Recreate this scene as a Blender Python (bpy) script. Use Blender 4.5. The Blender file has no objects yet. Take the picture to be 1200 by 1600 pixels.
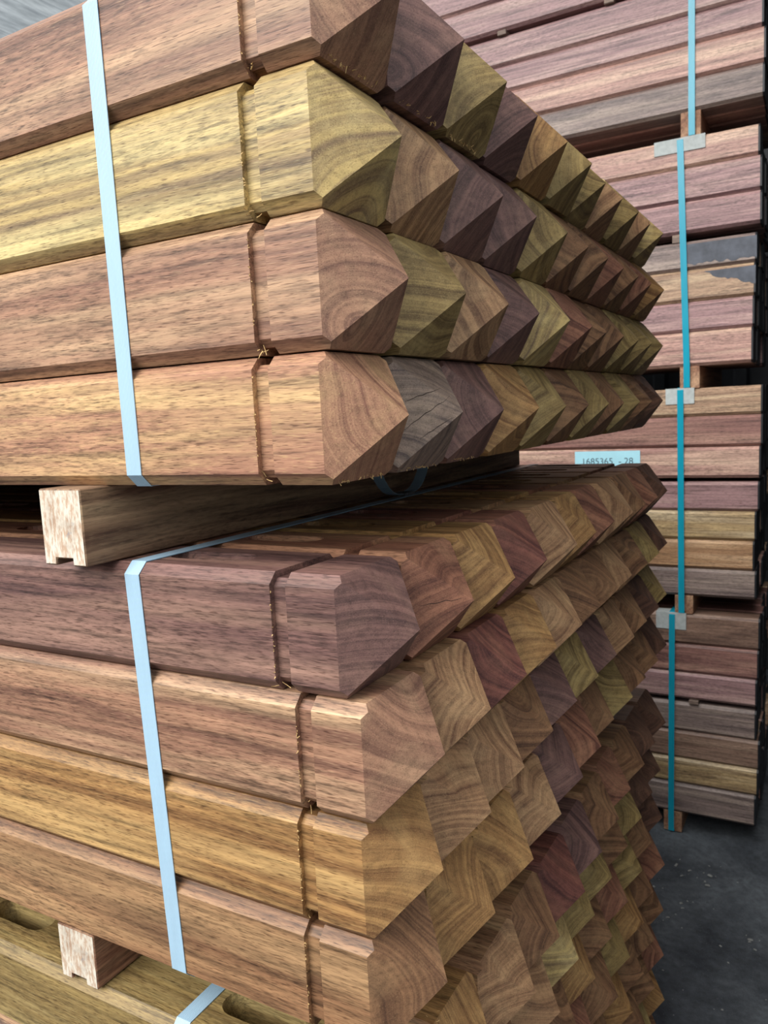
import bpy, bmesh, math, random
from mathutils import Vector, Matrix

S = bpy.context.scene
COL = S.collection

# ------------------------------------------------------------------ camera
G = 1.395                      # height of the upper bundle's underside above the ground
CAM_R = ((0.870327, 0.489916, -0.050134), (0.017381, -0.132292, -0.991058), (-0.492167, 0.861674, -0.123653))
CAM_C = (0.178733, -0.478742, 0.051065 + G)
cam_data = bpy.data.cameras.new('camera')
cam = bpy.data.objects.new('camera', cam_data); COL.objects.link(cam)
r, d, f = (Vector(v) for v in CAM_R)
m = Matrix((r, -d, -f)).transposed().to_4x4(); m.translation = Vector(CAM_C)
cam.matrix_world = m
cam_data.sensor_fit = 'VERTICAL'; cam_data.sensor_height = 24.0; cam_data.sensor_width = 24.0
cam_data.lens = 24.0 * 1232.3 / 1600.0
cam_data.clip_start = 0.02; cam_data.clip_end = 200
cam_data.dof.use_dof = True; cam_data.dof.focus_distance = 0.66; cam_data.dof.aperture_fstop = 13.0
S.camera = cam

# ------------------------------------------------------------------ overcast daylight
world = bpy.data.worlds.new('overcast_sky'); S.world = world; world.use_nodes = True
wn = world.node_tree.nodes; wl = world.node_tree.links; wn.clear()
w_tc = wn.new('ShaderNodeTexCoord'); w_sep = wn.new('ShaderNodeSeparateXYZ'); w_ramp = wn.new('ShaderNodeValToRGB')
w_bg = wn.new('ShaderNodeBackground'); w_out = wn.new('ShaderNodeOutputWorld')
wl.new(w_tc.outputs['Generated'], w_sep.inputs[0]); wl.new(w_sep.outputs['Z'], w_ramp.inputs[0])
w_ramp.color_ramp.elements[0].position = 0.0; w_ramp.color_ramp.elements[0].color = (0.28, 0.30, 0.32, 1)
w_ramp.color_ramp.elements[1].position = 1.0; w_ramp.color_ramp.elements[1].color = (0.93, 0.97, 1.0, 1)
wl.new(w_ramp.outputs[0], w_bg.inputs[0]); w_bg.inputs[1].default_value = 1.0
wl.new(w_bg.outputs[0], w_out.inputs[0])
sun_data = bpy.data.lights.new('sun_behind_cloud', 'SUN'); sun_data.energy = 1.9; sun_data.angle = math.radians(50); sun_data.color = (1.0, 0.98, 0.95)
sun = bpy.data.objects.new('sun_behind_cloud', sun_data); COL.objects.link(sun)
sun.rotation_euler = Vector((0.22, 0.76, -0.61)).to_track_quat('-Z', 'Y').to_euler()
S.view_settings.view_transform = 'Standard'; S.view_settings.look = 'None'
S.view_settings.gamma = 1.0; S.view_settings.use_curve_mapping = False
S.view_settings.exposure = 1.08

# ------------------------------------------------------------------ helpers
def srgb(r, g, b):
    def c(v):
        v /= 255.0
        return v / 12.92 if v <= 0.04045 else ((v + 0.055) / 1.055) ** 2.4
    return (c(r), c(g), c(b), 1.0)

class NT:
    """tiny wrapper for building node trees"""
    def __init__(self, name):
        self.mat = bpy.data.materials.new(name); self.mat.use_nodes = True
        self.n = self.mat.node_tree.nodes; self.l = self.mat.node_tree.links; self.n.clear()
        self.out = self.n.new('ShaderNodeOutputMaterial'); self.b = self.n.new('ShaderNodeBsdfPrincipled')
        self.l.new(self.b.outputs[0], self.out.inputs[0])
    def set(self, sock, v):
        if hasattr(v, 'is_output'): self.l.new(v, sock)
        else: sock.default_value = v
    def math(self, op, a, b=0.0, c=None):
        n = self.n.new('ShaderNodeMath'); n.operation = op
        self.set(n.inputs[0], a); self.set(n.inputs[1], b)
        if c is not None: self.set(n.inputs[2], c)
        return n.outputs[0]
    def vmath(self, op, a, b):
        n = self.n.new('ShaderNodeVectorMath'); n.operation = op
        self.set(n.inputs[0], a); self.set(n.inputs[1], b)
        return n.outputs['Value'] if op in ('LENGTH', 'DOT_PRODUCT') else n.outputs[0]
    def noise(self, vec, scale=1.0, detail=2.0, rough=0.5, dim='3D', w=None):
        n = self.n.new('ShaderNodeTexNoise'); n.noise_dimensions = dim
        if dim != '1D': self.set(n.inputs['Vector'], vec)
        if w is not None: self.set(n.inputs['W'], w)
        n.inputs['Scale'].default_value = scale; n.inputs['Detail'].default_value = detail; n.inputs['Roughness'].default_value = rough
        return n.outputs[0]
    def ramp(self, fac, stops):
        n = self.n.new('ShaderNodeValToRGB'); self.set(n.inputs[0], fac); e = n.color_ramp.elements
        while len(e) < len(stops): e.new(0.5)
        for el, (p, c) in zip(e, stops):
            el.position = p; el.color = c if hasattr(c, '__len__') else (c, c, c, 1)
        return n.outputs[0]
    def mix(self, fac, a, b, mode='MIX'):
        n = self.n.new('ShaderNodeMix'); n.data_type = 'RGBA'; n.blend_type = mode
        self.set(n.inputs[0], fac); self.set(n.inputs[6], a); self.set(n.inputs[7], b)
        return n.outputs[2]
    def attr(self, name):
        n = self.n.new('ShaderNodeAttribute'); n.attribute_type = 'OBJECT'; n.attribute_name = name
        return n
    def coord(self, which='Object'):
        return self.n.new('ShaderNodeTexCoord').outputs[which]
    def bump(self, h, strength, dist=0.001):
        n = self.n.new('ShaderNodeBump'); n.inputs['Strength'].default_value = strength; n.inputs['Distance'].default_value = dist
        self.set(n.inputs['Height'], h); self.l.new(n.outputs[0], self.b.inputs['Normal'])

# ------------------------------------------------------------------ materials
def wood_material(name, pore=1.0, rough=0.55, figure=1.0, ringk=1.0, finew=0.2, driftk=0.8, streakk=1.0):
    t = NT(name)
    P = t.coord('Object')
    seed = t.attr('seed').outputs['Fac']; tone = t.attr('tone').outputs['Color']; dark = t.attr('tone_dark').outputs['Color']
    pith = t.attr('pith').outputs['Vector']
    cs = t.n.new('ShaderNodeCombineXYZ')
    t.set(cs.inputs[0], t.math('MULTIPLY', seed, 0.731)); t.set(cs.inputs[1], t.math('MULTIPLY', seed, 0.317)); t.set(cs.inputs[2], t.math('MULTIPLY', seed, 0.571))
    P1 = t.vmath('ADD', P, cs.outputs[0])
    # growth rings around an off-centre pith, wandering along the grain
    warp = t.noise(t.vmath('MULTIPLY', P1, (1.8, 7.0, 7.0)), 1.0, 2.0, 0.5)
    warp2 = t.noise(t.vmath('MULTIPLY', P1, (9.0, 40.0, 40.0)), 1.0, 2.0, 0.5)
    q = t.vmath('MULTIPLY', t.vmath('SUBTRACT', P, pith), (0.0, 1.0, 1.0))
    dd = t.math('ADD', t.vmath('LENGTH', q, (0, 0, 0)), t.math('ADD', t.math('MULTIPLY', warp, 0.05), t.math('MULTIPLY', warp2, 0.003)))
    rings = t.noise(None, 1.0, 3.5, 0.62, '1D', t.math('ADD', t.math('MULTIPLY', dd, 95.0), seed))
    fine = t.noise(None, 1.0, 2.0, 0.6, '1D', t.math('ADD', t.math('MULTIPLY', dd, 420.0), seed))
    ringf = t.ramp(t.math('ADD', t.math('MULTIPLY', rings, 1.0 - finew), t.math('MULTIPLY', fine, finew)), [(0.50 - 0.2 / ringk, 0.0), (0.48 + 0.18 / ringk, 1.0)])
    col = t.mix(ringf, dark, tone)
    # broad colour drift and interlocked streaks
    drift = t.noise(t.vmath('MULTIPLY', P1, (1.3, 26.0, 26.0)), 1.0, 3.0, 0.55)
    light = t.attr('tone_light').outputs['Color']
    col = t.mix(t.ramp(drift, [(0.48, 0.0), (0.66, 0.85 * driftk)]), col, light)
    streak = t.noise(t.vmath('MULTIPLY', P1, (7.0, 190.0, 190.0)), 1.0, 4.0, 0.6)
    col = t.mix(1.0, col, t.ramp(streak, [(0.30, 1 - 0.52 * streakk), (0.48, 0.98), (0.72, 1 + 0.34 * streakk)]), 'MULTIPLY')
    # wavy cross figure (ripple) seen where the grain is interlocked
    fig = t.noise(t.vmath('MULTIPLY', P1, (62.0, 430.0, 430.0)), 1.0, 3.0, 0.6)
    patch = t.ramp(t.noise(t.vmath('MULTIPLY', P1, (5.0, 24.0, 24.0)), 1.0, 2.0, 0.5), [(0.40, 0.25 * figure), (0.66, 1.0 * figure)])
    figm = t.mix(patch, (1, 1, 1, 1), t.ramp(fig, [(0.34, 0.46), (0.50, 1.0), (0.68, 1.20)]))
    col = t.mix(1.0, col, figm, 'MULTIPLY')
    # open pores: short dark dashes along the grain
    pn = t.noise(t.vmath('MULTIPLY', P1, (95.0, 1150.0, 1150.0)), 1.0, 1.5, 0.5)
    pores = t.ramp(pn, [(0.30, 1.0), (0.43, 0.0)])
    col = t.mix(t.math('MULTIPLY', pores, 0.8 * pore), col, t.mix(1.0, col, (0.30, 0.24, 0.22, 1), 'MULTIPLY'))
    lights = t.ramp(pn, [(0.60, 0.0), (0.72, 1.0)])
    col = t.mix(t.math('MULTIPLY', lights, 0.30), col, light)
    t.set(t.b.inputs['Base Color'], col)
    t.b.inputs['Roughness'].default_value = rough
    t.b.inputs['Specular IOR Level'].default_value = 0.45
    t.bump(t.math('ADD', t.math('MULTIPLY', pn, 0.7), t.math('MULTIPLY', streak, 0.6)), 0.28, 0.0008)
    return t.mat

M = {}
M['wood'] = wood_material('hardwood', 1.0, 0.48)
M['end_grain'] = wood_material('hardwood_end_grain', 0.6, 0.6, 0.0, 1.2, 0.30, 0.3, 0.5)
M['softwood'] = wood_material('softwood', 0.35, 0.7)

def end_paint():
    t = NT('sawn_end_with_pale_paint')
    P = t.coord('Object')
    n1 = t.noise(t.vmath('MULTIPLY', P, (1.0, 260.0, 90.0)), 1.0, 3.0, 0.6)
    n2 = t.noise(P, 38.0, 4.0, 0.6)
    base = t.mix(t.ramp(n1, [(0.40, 0.0), (0.56, 1.0)]), srgb(196, 166, 140), srgb(226, 216, 198))
    blue = t.ramp(t.noise(t.vmath('ADD', P, (3.1, 0.4, 0.0)), 60.0, 3.0, 0.6), [(0.62, 0.0), (0.70, 1.0)])
    col = t.mix(t.math('MULTIPLY', blue, 0.7), base, srgb(116, 140, 160))
    col = t.mix(t.ramp(n2, [(0.3, 0.5), (0.5, 0.0)]), col, srgb(140, 110, 88))
    t.set(t.b.inputs['Base Color'], col); t.b.inputs['Roughness'].default_value = 0.85
    t.bump(n1, 0.6, 0.001)
    return t.mat
M['end_paint'] = end_paint()

def strap_mat(name, c, rough=0.35, rib=True):
    t = NT(name)
    P = t.coord('Object')
    t.b.inputs['Roughness'].default_value = rough
    w = t.n.new('ShaderNodeTexWave'); w.wave_type = 'BANDS'; w.bands_direction = 'X'
    t.set(w.inputs['Vector'], P); w.inputs['Scale'].default_value = 190.0
    dirt = t.noise(t.vmath('MULTIPLY', P, (60.0, 9.0, 9.0)), 1.0, 3.0, 0.6)
    col = t.mix(t.ramp(dirt, [(0.35, 0.25), (0.6, 0.0)]), c, tuple(x * 0.6 for x in c[:3]) + (1,))
    if rib:
        col = t.mix(t.math('MULTIPLY', w.outputs['Fac'], 0.38), col, (0.85, 0.93, 0.98, 1))
        t.bump(w.outputs['Fac'], 0.4, 0.0005)
    t.set(t.b.inputs['Base Color'], col)
    return t.mat
M['strap'] = strap_mat('pale_blue_strap', srgb(150, 190, 215))
M['strap_far'] = strap_mat('turquoise_strap', srgb(24, 148, 172), 0.2, False)

def plain(name, c, rough=0.7, vary=0.15, scale=40.0, metal=0.0):
    t = NT(name); P = t.coord('Object'); n = t.noise(P, scale, 4.0, 0.6)
    t.set(t.b.inputs['Base Color'], t.mix(t.ramp(n, [(0.3, 1.0), (0.65, 0.0)]), c, tuple(x * (1 - vary * 2) for x in c[:3]) + (1,)))
    t.b.inputs['Roughness'].default_value = rough; t.b.inputs['Metallic'].default_value = metal
    t.bump(n, 0.15, 0.001)
    return t.mat
M['board'] = plain('grey_card_corner', srgb(176, 182, 180), 0.8, 0.12, 60)
M['seal'] = plain('steel_seal', srgb(150, 160, 168), 0.35, 0.1, 80, 0.9)
M['paper'] = plain('pale_blue_paper', srgb(170, 222, 235), 0.6, 0.04, 20)
M['ink'] = plain('grey_ink', srgb(70, 90, 104), 0.8, 0.0)
M['sealant'] = plain('dark_end_sealant', srgb(20, 23, 28), 0.5, 0.2, 50)
M['shade_wall'] = plain('dark_sheet_metal', srgb(52, 54, 58), 0.6, 0.2, 6)
M['smear'] = plain('blue_grey_sealant', srgb(84, 88, 98), 0.6, 0.25, 25)
M['crack'] = plain('dark_split_wood', srgb(52, 38, 32), 0.9, 0.1)
M['fibre'] = plain('torn_wood_fibre', srgb(214, 178, 120), 0.9, 0.1, 200)
M['chip'] = plain('pale_wood_chip', srgb(150, 150, 146), 0.9, 0.2, 30)

def ground_mat():
    t = NT('dark_yard_ground'); P = t.coord('Object')
    a = t.noise(P, 3.2, 6.0, 0.65); b = t.noise(P, 55.0, 5.0, 0.65); c = t.noise(P, 320.0, 2.0, 0.5)
    col = t.ramp(a, [(0.35, srgb(46, 50, 56)), (0.65, srgb(92, 97, 102))])
    col = t.mix(1.0, col, t.ramp(b, [(0.3, 0.68), (0.7, 1.25)]), 'MULTIPLY')
    col = t.mix(t.ramp(c, [(0.70, 0.0), (0.76, 0.6)]), col, srgb(150, 150, 145))
    t.set(t.b.inputs['Base Color'], col); t.b.inputs['Roughness'].default_value = 0.9
    t.bump(t.math('ADD', b, t.math('MULTIPLY', c, 0.4)), 0.6, 0.006)
    return t.mat
M['ground'] = ground_mat()

def wall_mat():
    t = NT('weathered_grey_wall'); P = t.coord('Object')
    a = t.noise(t.vmath('MULTIPLY', P, (1.0, 1.0, 1.0)), 1.4, 5.0, 0.6)
    b = t.noise(t.vmath('MULTIPLY', P, (22.0, 2.2, 8.0)), 1.0, 5.0, 0.65)
    col = t.ramp(b, [(0.32, srgb(150, 156, 160)), (0.68, srgb(210, 216, 218))])
    col = t.mix(1.0, col, t.ramp(a, [(0.3, 0.8), (0.7, 1.1)]), 'MULTIPLY')
    t.set(t.b.inputs['Base Color'], col); t.b.inputs['Roughness'].default_value = 0.95
    t.bump(b, 0.5, 0.02)
    return t.mat
M['wall'] = wall_mat()
def roof_mat():
    # weathered fibreglass sheet: translucency added to brighten its underside and the far stack
    m2 = wall_mat(); m2.name = 'translucent_roof_sheet'; n = m2.node_tree.nodes; l = m2.node_tree.links
    pb = [x for x in n if x.type == 'BSDF_PRINCIPLED'][0]; out = [x for x in n if x.type == 'OUTPUT_MATERIAL'][0]
    tr = n.new('ShaderNodeBsdfTranslucent'); mx = n.new('ShaderNodeMixShader'); mx.inputs[0].default_value = 0.35
    l.new(pb.inputs['Base Color'].links[0].from_socket, tr.inputs[0]); l.new(pb.outputs[0], mx.inputs[1]); l.new(tr.outputs[0], mx.inputs[2]); l.new(mx.outputs[0], out.inputs[0])
    return m2
M['roof'] = roof_mat()

# ------------------------------------------------------------------ object helpers
def link(name, data, parent=None, loc=(0, 0, 0), rot=(0, 0, 0)):
    o = bpy.data.objects.new(name, data); COL.objects.link(o)
    o.location = loc; o.rotation_euler = rot
    if parent: o.parent = parent
    return o
def tag(o, label, cat, group=None):
    o['label'] = label; o['category'] = cat
    if group: o['group'] = group
    return o
def mesh(name, verts, faces, mats, fm=None, smooth=False):
    me = bpy.data.meshes.new(name); me.from_pydata(verts, [], faces)
    for mm in (mats if isinstance(mats, (list, tuple)) else [mats]): me.materials.append(mm)
    if fm: me.polygons.foreach_set('material_index', fm)
    bm = bmesh.new(); bm.from_mesh(me); bmesh.ops.recalc_face_normals(bm, faces=bm.faces); bm.to_mesh(me); bm.free()
    if smooth:
        for p in me.polygons: p.use_smooth = True
    me.update(); return me
def box_bm(bm, x0, x1, y0, y1, z0, z1):
    v = [bm.verts.new((x, y, z)) for x in (x0, x1) for y in (y0, y1) for z in (z0, z1)]
    for q in ((0, 1, 3, 2), (4, 6, 7, 5), (0, 4, 5, 1), (2, 3, 7, 6), (0, 2, 6, 4), (1, 5, 7, 3)): bm.faces.new([v[i] for i in q])
def octo(h, hz, c):
    return [(-h, -hz + c), (-h + c, -hz), (h - c, -hz), (h, -hz + c), (h, hz - c), (h - c, hz), (-h + c, hz), (-h, hz - c)]
def prism_mesh(name, x0, x1, ring, mat, zc=0.0, fm_end=None):
    n = len(ring)
    v = [(x0, y, z + zc) for y, z in ring] + [(x1, y, z + zc) for y, z in ring]
    fs = [tuple(range(n)), tuple(range(n, 2 * n))] + [(i, (i + 1) % n, n + (i + 1) % n, n + i) for i in range(n)]
    return mesh(name, v, fs, mat)

# ------------------------------------------------------------------ setting
gm = bmesh.new(); bmesh.ops.create_grid(gm, x_segments=80, y_segments=80, size=14.0)
rg = random.Random(3)
for v in gm.verts: v.co.z = rg.uniform(-0.006, 0.0)
me = bpy.data.meshes.new('floor'); gm.to_mesh(me); gm.free(); me.materials.append(M['ground'])
floor = link('floor', me, None, (0, 2, 0)); floor['kind'] = 'structure'
floor['label'] = 'dark dusty yard ground between the timber stacks'
# shed roof, reach and height shaped to shade the stacks: ribs run front to back
ROOF_Z, ROOF_Y0 = 4.6, 0.75
vs = []; k = 0; x = -9.0
while x < 3.0:
    o = 0.018 * math.sin(k * math.pi / 3)
    vs += [(x, ROOF_Y0, ROOF_Z + o), (x, 4.1, ROOF_Z + o)]; x += 0.0265; k += 1
roof = link('ceiling', mesh('ceiling', vs, [(2 * i, 2 * i + 1, 2 * i + 3, 2 * i + 2) for i in range(k - 1)], M['roof'], None, True))
roof['kind'] = 'structure'; roof['label'] = 'grey corrugated shed roof above the stacks, shaped to shade them'
def shade_wall(name, x0, x1, y0, y1, h, along_x, label):
    # added wall that holds back light: a zigzag of flat pans and raised ribs
    n0, n1 = (x0, x1) if along_x else (y0, y1); pts = []; p = n0
    while p < n1:
        pts += [(p, 0.0), (p + 0.14, 0.0), (p + 0.155, 0.03), (p + 0.185, 0.03)]; p += 0.2
    vs = []
    for a, o in pts:
        for z in (0.0, h):
            vs.append((a, y0 + 0.03 - o, z) if along_x else (x0 + 0.03 - o, a, z))
    k = len(pts)
    fs = [(2 * i, 2 * i + 2, 2 * i + 3, 2 * i + 1) for i in range(k - 1)]
    me = mesh(name, vs, fs, M['shade_wall']); o = link(name, me)
    md = o.modifiers.new('thickness', 'SOLIDIFY'); md.thickness = 0.02
    o['kind'] = 'structure'; o['label'] = label
shade_wall('wall_shade_rear', -9.0, 0.62, 4.0, 4.02, 4.57, True, 'added dark ribbed wall behind the far stack, darkening its gaps')  # added backing so the gaps in the far stack stay dark
shade_wall('wall_shade_right', 0.54, 0.57, 0.30, 3.98, 4.57, False, 'added unseen dark ribbed wall shading the aisle from the right')  # out-of-view wall added to darken the post ends and the aisle

bm = bmesh.new(); box_bm(bm, -9, 6, -3.25, -3.0, 0, 2.2); me = bpy.data.meshes.new('wall_shade_front'); bm.to_mesh(me); bm.free(); me.materials.append(M['wall'])  # out-of-view wall added to dim the lower rows
wf = link('wall_shade_front', me); wf['kind'] = 'structure'; wf['label'] = 'added unseen grey wall behind the viewer, blocking low sky light'

# ------------------------------------------------------------------ post geometry (x along the grain, tip at x = 0, z = 0 on the underside)
PH = 0.099                    # row pitch
H = 0.0488; CH = 0.0092       # half section, chamfer
XB, XC, XG, XE = -0.046, -0.0915, -0.107, -1.90
ND = 0.0056
def cap_mesh():
    s = H / -XB; zc = H
    xr = -(H - CH / 2) / s
    ring = octo(H, H, CH)
    v = [(XC, y, z + zc) for y, z in ring] + [(XB, y, z + zc) for y, z in ring]
    k = H - CH / 2
    v += [(xr, -k, -k + zc), (xr, k, -k + zc), (xr, k, k + zc), (xr, -k, k + zc), (0, 0, zc)]
    fs = [tuple(range(8))] + [(i, (i + 1) % 8, 8 + (i + 1) % 8, 8 + i) for i in (1, 3, 5, 7)]
    # chamfer strips run on to the ridge ends
    fs += [(0, 1, 9, 16, 8), (2, 3, 11, 17, 10), (4, 5, 13, 18, 12), (6, 7, 15, 19, 14)]
    fs += [(8, 16, 20, 19, 15), (9, 10, 17, 20, 16), (11, 12, 18, 20, 17), (13, 14, 19, 20, 18)]
    return mesh('cap', v, fs, [M['wood'], M['end_grain']], [0] * 9 + [1] * 4)
CAP = cap_mesh()
NECK = prism_mesh('neck', XG - 0.0002, XC + 0.0002, octo(H - ND, H - ND, 0.006), M['wood'], H)
def jag_shaft(name):
    return prism_mesh(name, XE, XG, octo(H, H, CH), M['wood'], H)
SHAFT = jag_shaft('shaft')
def slotted_shaft(slots):
    base = link('tmp', jag_shaft('slotted_shaft').copy())
    cut = bmesh.new()
    for a, b in slots:
        hw = 0.0165; pts = []
        for k in range(9):
            t = -math.pi / 2 + math.pi * k / 8; pts.append((b - hw + hw * math.cos(t), hw * math.sin(t)))
        for k in range(9):
            t = math.pi / 2 + math.pi * k / 8; pts.append((a + hw + hw * math.cos(t), hw * math.sin(t)))
        lo = [cut.verts.new((x, y + 0.002, 0.055)) for x, y in pts]; hi = [cut.verts.new((x, y + 0.002, 0.12)) for x, y in pts]
        n = len(pts); cut.faces.new(lo[::-1]); cut.faces.new(hi)
        for i in range(n): cut.faces.new((lo[i], lo[(i + 1) % n], hi[(i + 1) % n], hi[i]))
    bmesh.ops.recalc_face_normals(cut, faces=cut.faces)
    cm = bpy.data.meshes.new('cut'); cut.to_mesh(cm); cut.free(); co = link('cut', cm)
    md = base.modifiers.new('b', 'BOOLEAN'); md.object = co; md.operation = 'DIFFERENCE'; md.solver = 'EXACT'
    dg = bpy.context.evaluated_depsgraph_get(); out = bpy.data.meshes.new_from_object(base.evaluated_get(dg))
    bpy.data.objects.remove(base); bpy.data.objects.remove(co); out.name = 'slotted_shaft'
    return out
SHAFT_L = slotted_shaft([(-0.255, -0.162), (-0.620, -0.527), (-0.985, -0.892)])
SHAFT_T = slotted_shaft([(-0.250, -0.155), (-0.615, -0.518), (-0.980, -0.885)])

# tones: main, dark ring, light streak, words
TONES = {
    'y': (srgb(196, 168, 108), srgb(126, 102, 74), srgb(230, 210, 150), 'yellow-olive'),
    'o': (srgb(166, 140, 88), srgb(104, 82, 50), srgb(202, 180, 124), 'olive-brown'),
    'g': (srgb(176, 134, 84), srgb(110, 74, 46), srgb(212, 174, 116), 'golden-brown'),
    't': (srgb(178, 138, 100), srgb(114, 80, 58), srgb(212, 178, 132), 'tan'),
    'c': (srgb(168, 126, 100), srgb(114, 80, 66), srgb(206, 170, 132), 'dull pinkish-brown'),
    'b': (srgb(150, 110, 78), srgb(86, 58, 42), srgb(186, 148, 106), 'mid-brown'),
    'r': (srgb(158, 108, 84), srgb(92, 56, 46), srgb(194, 148, 112), 'reddish-brown'),
    'k': (srgb(188, 142, 110), srgb(128, 86, 70), srgb(230, 196, 136), 'pinkish-tan'),
    'p': (srgb(128, 94, 86), srgb(76, 54, 52), srgb(164, 128, 110), 'purple-brown'),
    's': (srgb(150, 128, 112), srgb(88, 74, 70), srgb(188, 166, 142), 'grey-brown'),
    'd': (srgb(108, 76, 60), srgb(62, 42, 36), srgb(142, 106, 82), 'dark brown'),
    'e': (srgb(132, 82, 70), srgb(76, 44, 42), srgb(168, 118, 94), 'dark red'),
}
rnd = random.Random(11)
def dress(o, tone, seed, pith):
    a, b, c, _ = TONES[tone]
    o['seed'] = float(seed); o['tone'] = list(a[:3]); o['tone_dark'] = list(b[:3]); o['tone_light'] = list(c[:3]); o['pith'] = list(pith)
ORD = ['first', 'second', 'third', 'fourth', 'fifth', 'sixth', 'seventh', 'eighth', 'ninth', 'tenth', 'eleventh']
def make_post(x, y, z, tone, label, group, shaft):
    e = link('pointed_post', None, None, (x, y, z)); e.empty_display_size = 0.02
    tag(e, label, 'post', group)
    seed = rnd.uniform(0, 90); ang = rnd.uniform(0, 2 * math.pi); rad = rnd.uniform(0.03, 0.16)
    pith = (0.0, rad * math.cos(ang), H + rad * math.sin(ang))
    for nm, me in (('shaft', shaft), ('neck', NECK), ('cap', CAP)):
        dress(link(nm, me, e), tone, seed, pith)
    return e
N = None
def bundle(y0, ztop, rows, tones, xs, dxs, words, group, slot):
    nr = len(rows)
    for i in range(nr):
        zb = ztop - PH * (i + 1) + 0.0005
        for c in range(11):
            dx = dxs[i][c] if i < len(dxs) and c < len(dxs[i]) and dxs[i][c] is not None else rnd.uniform(-0.004, 0.004)
            tn = tones[i][c] if i < len(tones) else rnd.choice('otbbrbtdgb')
            jy = 0.0 if c == 0 else rnd.uniform(-0.0009, 0.0009)
            place = 'nearest' if c == 0 else ('farthest' if c == 10 else ORD[c] + ' from the front')
            lab = '%s pointed post, %s in the %s of the %s' % (TONES[tn][3], place, rows[i], words)
            make_post(xs[i] + dx, y0 + 0.1 * c + 0.05 + jy - (0.05 - H if c == 0 else 0), zb, tn, lab, group, slot if (i == 0 and slot) else SHAFT)
# upper bundle, rows listed from the top
bundle(0.0, G + 4 * PH, ['top row', 'second row', 'third row', 'bottom row'],
       ['cpopgoototy'[:11], 'ytpponbrbrg'.replace('n', 'b'), 'cotpyrbbooo', 'kspgoboboBd'.replace('B', 'b')],
       [-0.0875, -0.0920, -0.0914, -0.0958],
       [[0.001, .0038, .0025, -.0016, .0004, .0014, -.0059, -.0063, -.0034, -.0049, -.0024],
        [-.0002, -.0008, .0005, -.0012, .0025, -.0003, .0007, -.0011, -.0006, .0002, .0034],
        [-.0005, .0009, .0018, -.0015, .0026, .0023, -.0042, -.003, -.0017, -.0004, -.0001],
        [-.0011, -.0015, -.0024, .0003, .0002, .0001, .0022, .0003, .0034, .0035, .0038]],
       'upper bundle', 'pointed posts in the near stack', None)
ZL = G - 0.0684
bundle(0.0062, ZL, ['top row', 'second row', 'third row', 'bottom row'],
       ['prgetgrtbrd', 'ctegtbbtbod', 'gttbpoptbdo', 'bggtprbobbd'],
       [-0.0912, -0.0840, -0.0886, -0.0867],
       [[-.0079, -.0053, -.0028, -.002, .0036, .0012, .0011, .0067, .0051, .006, .005],
        [.0021, .0004, -.0007, -.0005, .0008, -.0018, N, -.0035, .001, .0013, -.0028],
        [.0011, .0019, -.0013, -.0023, -.0033, -.0019, -.0009, .0035, N, .0044, .0],
        [-.0017, .0007, .0039, .0029, .0007, -.0015, -.0079, -.0023]],
       'middle bundle', 'pointed posts in the near stack', SHAFT_L)
ZT = ZL - 4 * PH - 0.0603; YT = 0.0135
bundle(YT, ZT, [w + ' row' for w in ('top', 'second', 'third', 'fourth', 'fifth', 'sixth', 'seventh', 'bottom')],
       ['ogtbepbrbdd', 'ttbtyoobodd', 'tgobbgbrobd'],
       [-0.0907, -0.0998, -0.1027, -0.1, -0.099, -0.1, -0.1, -0.1],
       [[N, N, .0031, -.0008, .0025, -.0008, .0, -.0046, -.0027], [N, N, N, .0064, .0009, -.0036, -.003, -.0011, .0007],
        [N, N, N, N, N, -.0017, -.0016, .0008, .0037]],
       'lowest bundle', 'pointed posts in the near stack', SHAFT_T)

# torn fibres left by the saw at the groove and along the lower tip edges of the front posts
def tuft(seed, n, spread, ln):
    rr = random.Random(seed); vs = []; fs = []
    for k in range(n):
        o = Vector((rr.uniform(-spread[0], spread[0]), rr.uniform(-spread[1], spread[1]), rr.uniform(-spread[2], spread[2])))
        dr = Vector((rr.uniform(-0.4, 1.0), rr.uniform(-1.0, 0.2), rr.uniform(-0.9, 0.5))).normalized() * ln * rr.uniform(0.4, 1.0)
        sd = dr.cross(Vector((0.3, 0.5, 0.8))).normalized() * 0.0005; up = dr.cross(sd).normalized() * 0.00025
        bend = Vector((0, 0, rr.uniform(-0.4, 0.4) * ln)); b0 = len(vs)
        for t, wd in ((0, 1.0), (0.55, 0.8), (1.0, 0.12)):
            p = o + dr * t + bend * t * t
            vs += [tuple(p - sd * wd - up), tuple(p + sd * wd - up), tuple(p + up)]
        for a in (0, 3):
            for q in range(3): fs.append((b0 + a + q, b0 + a + (q + 1) % 3, b0 + a + 3 + (q + 1) % 3, b0 + a + 3 + q))
        fs.append((b0 + 6, b0 + 7, b0 + 8))
    return mesh('splinters', vs, fs, M['fibre'])
def add_splinters(post_, part, loc, seed, n, spread, ln):
    pr = [c for c in post_.children if c.name.split('.')[0] == part][0]
    o = link('splinters', tuft(seed, n, spread, ln), pr, loc); o['label'] = 'torn pale wood fibres'
FRONT = [o for o in COL.objects if o.name.startswith('pointed_post') and 'nearest' in o['label']]
for k, o in enumerate(FRONT[:8]):
    add_splinters(o, 'shaft', (XG + 0.001, -H + CH * 0.7, CH * 0.5), 30 + k, 5 if k in (0, 1, 2) else 2, (0.003, 0.003, 0.003), 0.009)
    add_splinters(o, 'shaft', (XG + 0.0006, -H - 0.0002, H), 60 + k, 16, (0.0004, 0.0003, 0.036), 0.0022)
SECOND = [o for o in COL.objects if o.name.startswith('pointed_post') and 'upper bundle' in o['label'] and ('nearest' in o['label'] or 'second from' in o['label'] or 'third from' in o['label'])]
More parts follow.
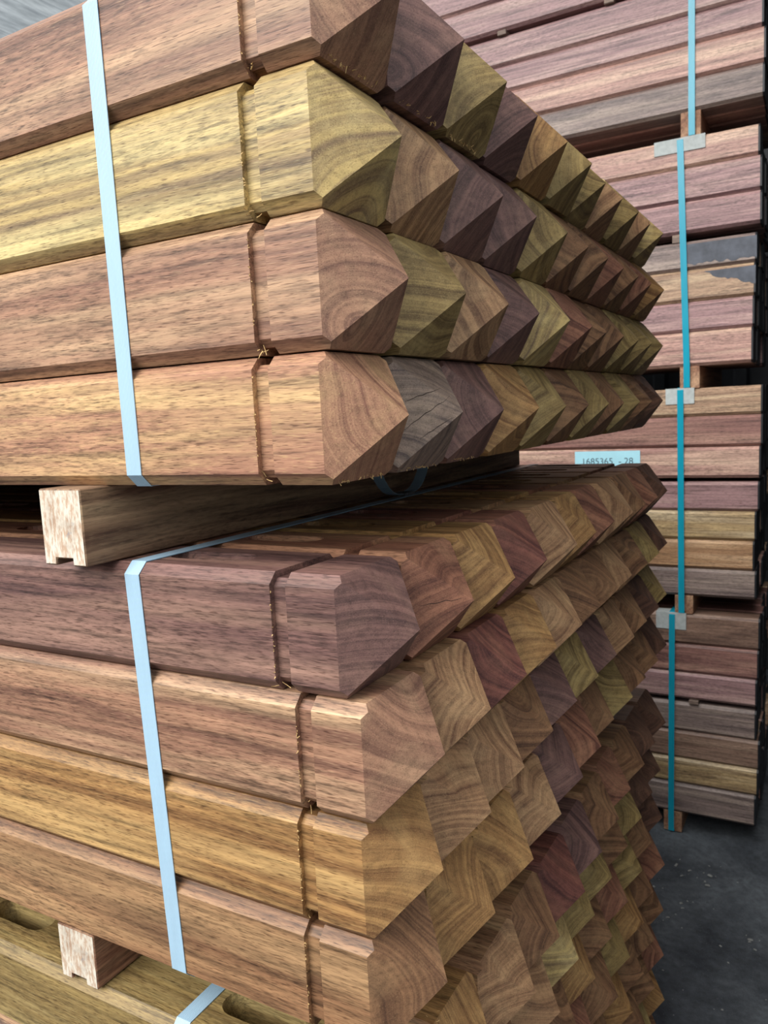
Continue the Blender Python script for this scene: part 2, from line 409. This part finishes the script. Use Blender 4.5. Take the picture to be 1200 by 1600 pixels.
for k, o in enumerate(SECOND):
    if 'top row' in o['label'] or 'bottom row' in o['label']:
        add_splinters(o, 'cap', (XB + 0.002, 0.0, 0.0025), 90 + k, 22, (0.001, 0.034, 0.0012), 0.0045)

torn = [o for o in COL.objects if o.name.startswith('pointed_post') and 'second from the front in the top row of the lowest' in o['label']][0]
add_splinters(torn, 'cap', (XB - 0.004, -H * 0.55, 2 * H - 0.003), 140, 26, (0.006, 0.030, 0.002), 0.007)

# drying cracks on two of the tips (thin dark splits lying in the sawn face towards the viewer)
def crack_mesh(seed, lines):
    rr = random.Random(seed); vs = []; fs = []
    def on(x, z): return (x, -(H / -XB) * -x, z)
    nrm = Vector((H, XB, 0)).normalized(); nrm = Vector((abs(nrm.x), -abs(nrm.y), 0))
    for (x0, z0, x1, z1) in lines:
        n = 9; b0 = len(vs)
        for k in range(n):
            t = k / (n - 1); x = x0 + (x1 - x0) * t; z = z0 + (z1 - z0) * t + rr.uniform(-0.0009, 0.0009)
            wd = 0.00035 * math.sin(math.pi * (0.08 + 0.84 * t))
            for sgn in (-1, 1): vs.append(tuple(Vector(on(x, z + sgn * wd)) + nrm * 0.00012))
            vs.append(tuple(Vector(on(x, z)) - nrm * 0.0004))
        for k in range(n - 1):
            a = b0 + 3 * k
            for q in range(3): fs.append((a + q, a + (q + 1) % 3, a + 3 + (q + 1) % 3, a + 3 + q))
    return mesh('drying_crack', vs, fs, M['crack'])
for key, lines in (('second from the front in the bottom row of the upper', [(-0.040, 0.034, -0.008, 0.062), (-0.036, 0.060, -0.014, 0.070), (-0.028, 0.028, -0.006, 0.044)]),
                   ('second from the front in the top row of the middle', [(-0.036, 0.050, -0.008, 0.052)])):
    o = [q for q in COL.objects if q.name.startswith('pointed_post') and key in q['label']][0]
    pr = [c for c in o.children if c.name.split('.')[0] == 'cap'][0]
    link('drying_crack', crack_mesh(len(key), lines), pr)['label'] = 'thin dark drying cracks'

# ------------------------------------------------------------------ bearers under the bundles (built along local x, turned to run along y)
def bearer(xc, w, y0, y1, z0, z1, tone, label, seed, notch=True, nc=0.0008, name='timber_bearer', group='timber bearers under the near bundles'):
    h = z1 - z0
    prof = [(-w / 2, 0), (nc - 0.0105, 0), (nc - 0.0105, 0.0062), (nc + 0.0105, 0.0062), (nc + 0.0105, 0), (w / 2, 0), (w / 2, h), (-w / 2, h)] if notch else \
           [(-w / 2, 0), (w / 2, 0), (w / 2, h), (-w / 2, h)]
    n = len(prof); L = y1 - y0
    v = [(0, y, z) for y, z in prof] + [(L, y, z) for y, z in prof]
    fs = [tuple(range(n)), tuple(range(n, 2 * n))] + [(i, (i + 1) % n, n + (i + 1) % n, n + i) for i in range(n)]
    me = mesh(name, v, fs, [M['softwood'], M['end_paint']], [1 if 'near' in group else 0] * 2 + [0] * n)
    bm = bmesh.new(); bm.from_mesh(me)
    bmesh.ops.bevel(bm, geom=[e for e in bm.edges if e.calc_face_angle(0) > 0.5], offset=0.0012, segments=1, affect='EDGES'); bm.to_mesh(me); bm.free()
    o = link(name, me, None, (xc, y0, z0), (0, 0, math.pi / 2))
    dress(o, tone, seed, (0, 0.03, h * 1.1)); tag(o, label, 'bearer', group)
    return o
TONES['n'] = (srgb(150, 120, 92), srgb(96, 68, 52), srgb(176, 150, 116), 'pale')
# the far stack's timber is cooler and more even
TONES['K'] = (srgb(184, 146, 132), srgb(146, 108, 100), srgb(208, 178, 154), 'pinkish')
TONES['P'] = (srgb(162, 128, 126), srgb(120, 90, 92), srgb(192, 162, 150), 'mauve-brown')
TONES['R'] = (srgb(148, 108, 98), srgb(104, 72, 68), srgb(178, 140, 122), 'red-brown')
TONES['T'] = (srgb(176, 146, 118), srgb(132, 102, 82), srgb(202, 178, 144), 'tan')
TONES['Y'] = (srgb(178, 152, 110), srgb(124, 100, 74), srgb(206, 188, 156), 'yellow-tan')
TONES['O'] = (srgb(180, 142, 104), srgb(134, 98, 72), srgb(206, 174, 138), 'orange-tan')
TONES['B'] = (srgb(136, 108, 92), srgb(94, 72, 62), srgb(166, 138, 118), 'mid-brown')
TONES['S'] = (srgb(140, 122, 114), srgb(98, 84, 82), srgb(172, 154, 140), 'grey-brown')
TONES['m'] = (srgb(158, 116, 88), srgb(112, 74, 56), srgb(186, 150, 118), 'pale reddish')
bearer(-0.4085, 0.054, -0.022, 1.078, ZL + 0.0002, G, 'n', 'pale notched softwood bearer between the upper and middle bundles, end painted white', 4.2)
bearer(-1.50, 0.054, -0.010, 1.080, ZL + 0.0002, G, 'n', 'pale softwood bearer under the left end of the upper bundle', 14.2)
bearer(-0.4975, 0.055, 0.013, 1.105, ZT + 0.0002, ZT + 0.0603, 'm', 'short reddish softwood bearer end on the weathered lowest bundle', 7.7)
bearer(-1.52, 0.055, 0.013, 1.105, ZT + 0.0002, ZT + 0.0603, 'm', 'softwood bearer under the left end of the middle bundle', 17.7)
ZB = ZT - 8 * PH
bearer(-0.46, 0.08, 0.02, 1.10, 0.0, ZB + 0.0003, 'n', 'softwood bearer on the ground under the lowest bundle, right end', 27.7)
bearer(-1.52, 0.08, 0.02, 1.10, 0.0, ZB + 0.0003, 'n', 'softwood bearer on the ground under the lowest bundle, left end', 37.7)

# ------------------------------------------------------------------ straps
def band_mesh(name, path, w, th, mat, closed=True):
    """path: list of (x, y, z) along the band's inner side; width along x"""
    n = len(path); vs = []
    cy = sum(p[1] for p in path) / n; cz = sum(p[2] for p in path) / n
    area = sum(path[i][1] * path[(i + 1) % n][2] - path[(i + 1) % n][1] * path[i][2] for i in range(n))
    sg = 1 if area > 0 else -1
    for i, (x, y, z) in enumerate(path):
        a = path[i - 1] if (i > 0 or closed) else path[i]; b = path[(i + 1) % n] if (i < n - 1 or closed) else path[i]
        ty, tz = b[1] - a[1], b[2] - a[2]; l = math.hypot(ty, tz) or 1
        ny, nz = sg * tz / l, -sg * ty / l
        for dx, o in ((-w / 2, 0), (w / 2, 0), (w / 2, th), (-w / 2, th)): vs.append((x + dx, y + ny * o, z + nz * o))
    fs = []
    for i in range(n if closed else n - 1):
        j = (i + 1) % n
        for k in range(4): fs.append((4 * i + k, 4 * i + (k + 1) % 4, 4 * j + (k + 1) % 4, 4 * j + k))
    if not closed: fs += [(0, 1, 2, 3), (4 * n - 4, 4 * n - 3, 4 * n - 2, 4 * n - 1)]
    return mesh(name, vs, fs, mat)
def loop_path(y0, y1, z0, z1, c, xt, xb, droop=None):
    e = 0.0005
    pts = [(xt, y0 - e, z1 - c), (xb, y0 - e, z0 + c), (xb, y0 + c, z0 - e)]
    if droop: pts += droop
    pts += [(xb, y1 - c, z0 - e), (xb, y1 + e, z0 + c), (xt, y1 + e, z1 - c), (xt, y1 - c, z1 + e), (xt, y0 + c, z1 + e)]
    return pts
def seal_bm(x, y, z, name, parent, rot=0):
    bm = bmesh.new(); box_bm(bm, -0.0105, 0.0105, -0.014, 0.014, -0.0012, 0.0012)
    box_bm(bm, -0.0105, -0.0085, -0.014, 0.014, 0.0012, 0.0022); box_bm(bm, 0.0085, 0.0105, -0.014, 0.014, 0.0012, 0.0022)
    for k in (-0.006, 0.006): box_bm(bm, -0.0112, 0.0112, k - 0.001, k + 0.001, -0.0016, 0.0026)
    me = bpy.data.meshes.new(name); bm.to_mesh(me); bm.free(); me.materials.append(M['seal'])
    return link(name, me, parent, (x, y, z), (rot, 0, 0))
CS = 0.0092
sag = []
for k in range(17):
    t = k / 16.0; yy = 0.405 + 0.165 * t
    sag.append((-0.342, yy, G - 0.0005 - 0.0600 * (1 - abs(2 * t - 1) ** 3.2)))
xt, xb = -0.3391, -0.3365
st = link('packing_strap', None, None, (0, 0, 0)); tag(st, 'pale blue ribbed packing strap around the upper bundle', 'strap', 'packing straps on the near stack')
link('band', band_mesh('band', loop_path(0, 1.1005, G + 0.0005, G + 4 * PH - 0.001, CS, xt, xb, sag), 0.0168, 0.0007, M['strap']), st)
seal_bm(-0.342, 0.49, G - 0.0616, 'seal', st)
st = link('packing_strap', None); tag(st, 'pale blue ribbed packing strap around the middle bundle', 'strap', 'packing straps on the near stack')
link('band', band_mesh('band', loop_path(0.0062, 1.1067, ZL - 4 * PH + 0.0005, ZL - 0.001, CS, -0.3575, -0.3424), 0.0175, 0.0007, M['strap']), st)
st = link('packing_strap', None); tag(st, 'pale blue packing strap over the lowest bundle at bottom edge', 'strap', 'packing straps on the near stack')
link('band', band_mesh('band', loop_path(YT, YT + 1.1005, ZB + 0.0005, ZT - 0.001, CS, -0.3610, -0.352), 0.0175, 0.0007, M['strap']), st)

# ------------------------------------------------------------------ far stack
YF = 2.15; DEEP = 6; PD = 0.095
FAR = {
    'top': dict(z=[1.560, 1.468, 1.373, 1.277, 1.262, 1.1696, 1.0866, 0.9905, 0.8987], xe=[-.008, -.006, -.008, -.007, -.009, -.0034, -.0058],
                tones='KPPPPKS', strap=(-0.199, -0.200), bear=(-0.2035, 0.057)),
    'second': dict(z=[0.8257, 0.7396, 0.6417, 0.5483, 0.5244, 0.4391, 0.3438, 0.2531, 0.1483], xe=[-.0161, -.0104, -.0096, -.0223, -.0251, -.0278, -.0305],
                   tones='KPPSTPK', strap=(-0.233, -0.216), bear=(-0.208, 0.058)),
    'third': dict(z=[0.0809, -0.0063, -0.1023, -0.1991, -0.211, -0.3029, -0.3956, -0.4892, -0.5796], xe=[-.0033, -.0025, -.0069, -.0097, -.0178, -.0225, -.0164],
                  tones='TRKPYOS', strap=(-0.235, -0.234), bear=(-0.227, 0.056)),
    'bottom': dict(z=[-0.6396, -0.7407, -0.8365, -0.9257, -0.9385, -1.0361, -1.1314, -1.2199, -1.3247], xe=[-.0045, -.0073, -.012, -.0132, -.0032, -.0061, -.0128],
                   tones='BRPSBYS', strap=(-0.263, -0.269), bear=(-0.265, 0.058)),
}
ROWN = ['top', 'second', 'third', 'fourth', 'fifth', 'sixth', 'bottom']
LF = 3.0
def far_timber_mesh(hz):
    return prism_mesh('timber', -LF, 0.0, octo(PD / 2 - 0.0006, hz, 0.009), M['wood'], hz)
def far_end_mesh(hz):
    return prism_mesh('sealed_end', -0.004, 0.0012, octo(PD / 2 - 0.0002, hz + 0.0004, 0.009), M['sealant'], hz)
for bname, B in FAR.items():
    zz = B['z']; pairs = [(zz[0], zz[1]), (zz[1], zz[2]), (zz[2], zz[3]), (zz[4], zz[5]), (zz[5], zz[6]), (zz[6], zz[7]), (zz[7], zz[8])]
    for i, (zt, zb) in enumerate(pairs):
        hz = (zt - zb) / 2 - 0.0005; tm = far_timber_mesh(hz); em = far_end_mesh(hz)
        for c in range(DEEP):
            tn = B['tones'][i] if c == 0 else rnd.choice('KPRTB')
            x = B['xe'][i] + (rnd.uniform(-0.012, 0.006) if c else 0)
            o = link('squared_timber', tm, None, (x, YF + PD * (c + 0.5), G + zb + 0.0005))
            dress(o, tn, rnd.uniform(0, 90), (0, rnd.uniform(-0.1, 0.1), rnd.choice((-1, 1)) * rnd.uniform(0.03, 0.12)))
            if c == 0:
                tag(o, '%s squared timber, %s of seven in the %s bundle of the far stack' % (TONES[tn][3], ROWN[i], bname), 'timber', 'front timbers of the far stack')
            else:
                tag(o, 'timber behind the front row of the far %s bundle, only its dark sealed end showing' % bname, 'timber', 'inner timbers of the far %s bundle' % bname)
            link('sealed_end', em, o)
            if c == 0 and bname == 'second' and i in (3, 4):
                hh = 2 * hz; y_ = -PD / 2 + 0.0006; rr = random.Random(i)
                top = [(-0.205 if i == 3 else -0.150, hh - 0.009), (0.0012, hh - 0.009)]
                low = []
                for k in range(19):
                    u = k / 18.0; xx_ = 0.0012 + (top[0][0] - 0.0012) * u
                    low.append((xx_, (0.010 if i == 3 else hh - 0.012 - 0.052 * (1 - u) ** 0.8) + rr.uniform(0, 0.010)))
                ring = top + low[:-1] if i == 4 else top + low
                n = len(ring); v = [(a, y_ - 0.0006, b) for a, b in ring] + [(a, y_ + 0.0002, b) for a, b in ring]
                sm = mesh('sealant_smear', v, [tuple(range(n)), tuple(range(n, 2 * n))] + [(q, (q + 1) % n, n + (q + 1) % n, n + q) for q in range(n)], M['smear'])
                link('sealant_smear', sm, o)['label'] = 'dark blue-grey sealant smeared over the end'
    # bearer, spacer sticks, strap and card corner
    z0 = G + zz[8]; zlow = {'top': G + 0.8257, 'second': G + 0.0809, 'third': G - 0.6396, 'bottom': 0.0}[bname]
    xc, w = B['bear']
    for xx, wd in ((xc, 'right'), (xc - 1.9, 'left')):
        bearer(xx, w, YF + 0.004, YF + PD * DEEP, zlow, z0, 'm', '%s bearer under the %s bundle of the far stack' % ('pinkish softwood' if wd == 'right' else 'left-hand softwood', bname), rnd.uniform(0, 50), wd == 'right', xc - B['strap'][1], 'timber_bearer', 'bearers of the far stack')
SP = {'top': (-0.785, -0.437), 'second': (-0.243, -1.2), 'third': (-0.62, -1.3), 'bottom': (-0.197, -1.2)}
for bname, xs_ in SP.items():
    zz = FAR[bname]['z']
    for k, x in enumerate(xs_):
        bm = bmesh.new(); box_bm(bm, -0.015, 0.015, 0, PD * DEEP - 0.01, 0, zz[3] - zz[4]); me = bpy.data.meshes.new('spacer_stick'); 
        bmesh.ops.bevel(bm, geom=bm.edges[:], offset=0.0012, segments=1, affect='EDGES')
        bm.to_mesh(me); bm.free(); me.materials.append(M['softwood'])
        o = link('spacer_stick', me, None, (x, YF - (0.006 if bname != 'second' else -0.005), G + zz[4])); dress(o, 's', 3.3 * k, (0.1, 0, 0))
        tag(o, 'thin grey spacer stick in the gap of the far %s bundle, %s one' % (bname, 'right' if k == (1 if bname == 'top' else 0) else 'left'), 'spacer', 'spacer sticks in the far stack')
for bname, B in FAR.items():
    zz = B['z']; xt, xb = B['strap']; e = 0.0006
    zlow = {'top': G + 0.8257, 'second': G + 0.0809, 'third': G - 0.6396, 'bottom': 0.0}[bname] + 0.0035
    y1 = YF + PD * DEEP
    pth = [(xt, YF - 0.003, G + zz[0] - 0.004), (xb, YF - 0.003, G + zz[8] + 0.002), (xb, YF - 0.002, zlow), (xb, YF + 0.02, zlow - 0.001), (xb, y1 - 0.02, zlow - 0.001), (xb, y1 + 0.002, zlow), (xb, y1 + 0.002, G + zz[8]), (xt, y1 + 0.002, G + zz[0]), (xt, y1 - 0.01, G + zz[0] + 0.003), (xt, YF + 0.006, G + zz[0] + 0.003)]
    st = link('packing_strap', None); tag(st, 'turquoise packing strap around the %s bundle of the far stack' % bname, 'strap', 'turquoise straps on the far stack')
    link('band', band_mesh('band', pth, 0.0185, 0.0008, M['strap_far']), st)
for bname, (xa, xb_, zt, zb) in {'second': (-0.308, -0.162, 0.8262, 0.787), 'third': (-0.279, -0.194, 0.0814, 0.034), 'bottom': (-0.313, -0.220, -0.6391, -0.692)}.items():
    bm = bmesh.new(); box_bm(bm, xa, xb_, YF - 0.0024, YF - 0.0002, G + zb, G + zt + 0.0016); box_bm(bm, xa, xb_, YF - 0.0002, YF + 0.05, G + zt - 0.0001, G + zt + 0.0016)
    me = bpy.data.meshes.new('corner_protector'); bm.to_mesh(me); bm.free(); me.materials.append(M['board'])
    tag(link('corner_protector', me), 'grey card corner protector under the strap on the %s far bundle' % bname, 'protector', 'card corner protectors')
# paper label with a printed number
lb = link('paper_label', None, None, (-0.572, YF - 0.0008, G - 0.199)); tag(lb, 'pale blue paper label stapled to the third far bundle', 'label')
bm = bmesh.new(); box_bm(bm, 0, 0.213, -0.0004, 0.0004, 0.0, 0.0905); me = bpy.data.meshes.new('sheet'); bm.to_mesh(me); bm.free(); me.materials.append(M['paper'])
link('sheet', me, lb)
cu = bpy.data.curves.new('txt', 'FONT'); cu.body = '1685365  - 28'; cu.size = 0.030; cu.extrude = 0.0001
to = link('txt', cu); dg = bpy.context.evaluated_depsgraph_get(); me = bpy.data.meshes.new_from_object(to.evaluated_get(dg)); bpy.data.objects.remove(to)
me.materials.clear(); me.materials.append(M['ink'])
link('printed_number', me, lb, (0.022, -0.0007, 0.047), (math.pi / 2, 0, 0))

# ------------------------------------------------------------------ loose chips and grit on the ground
rg = random.Random(8); vs = []; fs = []
for k in range(900):
    x = rg.uniform(-0.4, 1.4); y = rg.uniform(0.2, 3.0); s = rg.choice((0.0008, 0.001, 0.0014, 0.0018, 0.003)) * rg.uniform(0.7, 1.4); a = rg.uniform(0, 3.14); l = rg.uniform(1.0, 2.6)
    if x < 0.05 and (y < 1.2 or y > 2.05): continue
    b0 = len(vs)
    for dx, dy, dz in ((-l, -1, 0), (l, -0.8, 0), (l * 0.9, 1, 0), (-l, 0.9, 0), (-l * .6, -.5, 0.9), (l * .6, -.5, 0.8), (l * .5, .6, 0.9), (-l * .6, .5, 0.7)):
        vs.append((x + s * (dx * math.cos(a) - dy * math.sin(a)), y + s * (dx * math.sin(a) + dy * math.cos(a)), -0.001 + s * dz))
    fs += [tuple(b0 + i for i in q) for q in ((4, 5, 6, 7), (0, 1, 5, 4), (1, 2, 6, 5), (2, 3, 7, 6), (3, 0, 4, 7))]
gr = link('wood_chips', mesh('wood_chips', vs, fs, M['chip'])); gr['kind'] = 'stuff'
gr['label'] = 'pale wood chips and grit scattered on the dark ground'; gr['category'] = 'chips'
